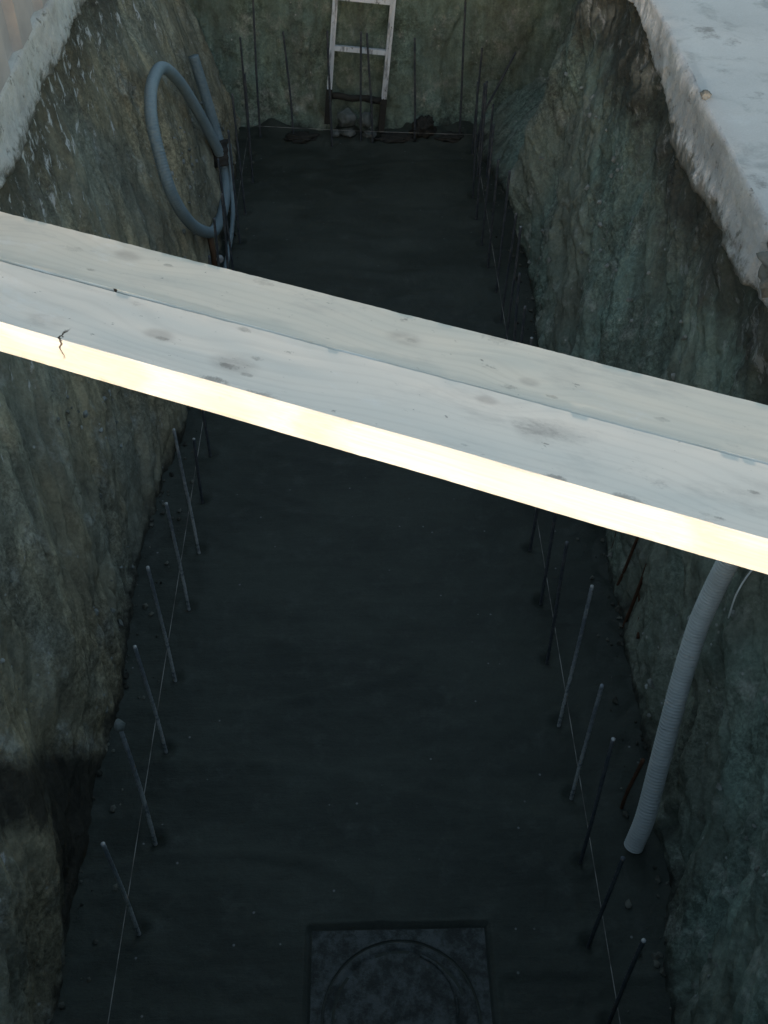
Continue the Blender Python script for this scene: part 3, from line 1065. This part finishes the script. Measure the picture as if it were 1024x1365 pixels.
o = mesh_obj('pale_clip', v, f, M['cut_end'])
o.location = (-0.715, 4.98, 0.10)
tag(o, 'small pale plastic clip on the brown stake below the looped hose', 'clip')

# ------------------------------------------------------------------ ladder on the back bank
lad = empty('ladder', (0.003, 6.53, 0.10))
tag(lad, 'cement splashed aluminium ladder leaning on the end bank, muddy feet', 'ladder')
lad.rotation_euler = (math.radians(-9.4), math.radians(5.3), 0)
LW, LH = 0.372, 2.5


def c_rail(sx):
    x = sx * LW / 2
    a = box_vf(min(x, x - sx * 0.016), max(x, x - sx * 0.016), -0.032, 0.03, 0.16, LH)
    b = box_vf(min(x - sx * 0.0165, x - sx * 0.022), max(x - sx * 0.0165, x - sx * 0.022), -0.018, 0.03, 0.16, LH)
    c = box_vf(min(x - sx * 0.0225, x - sx * 0.031), max(x - sx * 0.0225, x - sx * 0.031), -0.032, 0.03, 0.16, LH)
    return join_vf(a, b, c)


for sx in (-1, 1):
    v, f = c_rail(sx)
    rail = mesh_obj('rail', v, f, M['alu'], lad, False)
    x = sx * (LW / 2 - 0.0155)
    V, F = box_vf(x - 0.019, x + 0.019, -0.037, 0.034, -0.03 if sx > 0 else -0.01, 0.17 + (0.03 if sx < 0 else 0))
    mesh_obj('muddy_foot', V, F, M['mud'], rail, False)
for k in range(8):
    z = 0.155 + k * 0.283
    xi = LW / 2 - 0.032
    if k == 0:
        vv = [Vector((-xi + 2 * xi * i / 12, -0.004, z + 0.004 * math.sin(i))) for i in range(13)]
        v, f = sweep(vv, lambda s: 0.021 + 0.005 * noise.noise(Vector((s * 14, 0, 2))), 10)
        mesh_obj('rung', v, f, M['mud'], lad)
    else:
        v, f = box_vf(-xi, xi, -0.020, 0.016, z - 0.014, z + 0.014)
        mesh_obj('rung', v, f, M['alu'], lad, False)

# ------------------------------------------------------------------ rubble and clods at the back
for (x, z, s, sd_, lab) in [(-0.045, 0.15, (0.065, 0.05, 0.062), 1.0, 'blue grey stone between the ladder feet, widest of the rubble'),
                            (0.075, 0.135, (0.05, 0.045, 0.055), 2.3, 'rounded grey stone beside the ladder foot nearer the dark clod'),
                            (-0.035, 0.055, (0.055, 0.04, 0.032), 5.1, 'small pale stone under the string at the ladder'),
                            (0.10, 0.045, (0.05, 0.04, 0.03), 8.8, 'low pale stone below the ladder in the muddy edge'),
                            (-0.115, 0.05, (0.035, 0.035, 0.028), 9.7, 'smallest grey stone in the rubble under the ladder')]:
    y = back_y(x, z) - s[1] * 0.45
    v, f = lump_vf((0, 0, 0), s, sd_, 0.32, 3)
    o = mesh_obj('stone', v, f, M['stone'])
    o.location = (x, min(y, 6.50), z)
    tag(o, lab, 'stone', 'rubble under the ladder')
for (x, y, z, s, sd_, lab) in [(0.44, 6.50, 0.075, (0.085, 0.06, 0.085), 11.0, 'dark wet mud clod on the ledge beside the ladder'),
                               (-0.33, 6.48, 0.03, (0.12, 0.06, 0.032), 13.0, 'low dark mud mound at the floor edge, ladder bank'),
                               (0.27, 6.47, 0.03, (0.14, 0.06, 0.03), 17.0, 'flat dark mud heap between ladder and mud clod'),
                               (0.60, 6.47, 0.03, (0.12, 0.06, 0.032), 19.0, 'dark mud heap at the floor edge by the hollow corner')]:
    v, f = lump_vf((0, 0, 0), s, sd_, 0.35, 4, 2.6)
    o = mesh_obj('mud_clod', v, f, M['mud'])
    o.location = (x, y, z)
    tag(o, lab, 'mud clod', 'mud along the ladder bank')

# broken pale lump at the end of the right slab edge
v, f = lump_vf((0, 0, 0), (0.10, 0.15, 0.085), 23.0, 0.45, 4, 2.2)
o = mesh_obj('concrete_lump', v, f, M['slab_edge'])
o.location = (1.235, 2.60, 1.555)
tag(o, 'rough pale broken concrete lump on the slab corner beside the planks', 'concrete lump')
v, f = lump_vf((0, 0, 0), (0.020, 0.025, 0.016), 29.0, 0.4, 3, 2.2)
o = mesh_obj('concrete_crumb', v, f, M['slab_edge'])
o.location = (1.215, 3.62, 1.605)
tag(o, 'small white concrete crumb sitting on the slab rim', 'concrete crumb')


# ------------------------------------------------------------------ small stones sticking out of the banks
def embedded(name, fn, side, n, seed, label, mat):
    rng = random.Random(seed)
    parts = []
    while len(parts) < n:
        y, z = rng.uniform(1.0, 6.3), rng.uniform(0.05, 1.35)
        if noise.noise(Vector((y * 1.4, z * 1.4, seed))) < rng.uniform(-0.15, 0.35):
            continue
        if (side > 0 and y + 0.66 * z < 2.2) or z > 1.05:
            continue
        r = 0.005 + 0.013 * rng.random() ** 3
        p = (fn(y, z) + side * r * 0.2, y, z) if side else (y, z, 0)
        parts.append(lump_vf(p, (r, r * rng.uniform(0.8, 1.5), r * rng.uniform(0.7, 1.2)), rng.uniform(0, 90), 0.5, 1, 1.7))
    v, f = join_vf(*parts)
    o = mesh_obj(name, v, f, M[mat], None, False)
    tag(o, label, 'gravel', None, 'stuff')


n_ = NT('bank_stone', 0.9, 0.2)
a_ = n_.noise(9, 3, 0.6)
M['bank_stone'] = n_.out(n_.mix(n_.ramp(a_, 0.35, 0.65), (0.13, 0.135, 0.12), (0.30, 0.31, 0.30)))
embedded('embedded_gravel', left_x, 1, 220, 3, 'small pale stones and crumbs stuck in the bank with the coiled hose', 'bank_stone')
embedded('embedded_gravel', right_x, -1, 260, 5, 'small pale stones and crumbs stuck in the bank behind the corrugated hose', 'bank_stone')


def base_crumbs():
    rng = random.Random(12)
    parts = []
    for k in range(420):
        y = rng.uniform(1.0, 6.3)
        side = rng.choice((-1, 1))
        w = left_x(y, 0.02) if side < 0 else right_x(y, 0.02)
        x = w - side * (0.005 + 0.13 * rng.random() ** 2.5)
        r = 0.004 + 0.012 * rng.random() ** 3
        parts.append(lump_vf((x, y, floor_z(x, y) + r * 0.3), (r, r * rng.uniform(0.8, 1.4), r * 0.8), rng.uniform(0, 90), 0.5, 1, 1.7))
    v, f = join_vf(*parts)
    tag(mesh_obj('soil_crumbs', v, f, M['crumb'], None, False), 'dark earth crumbs fallen along both edges of the wet floor', 'crumbs', None, 'stuff')


n_ = NT('earth_crumb', 0.95, 0.1)
a_ = n_.noise(11, 3, 0.6)
M['crumb'] = n_.out(n_.mix(n_.ramp(a_, 0.35, 0.65), (0.03, 0.03, 0.025), (0.13, 0.13, 0.11)))
base_crumbs()
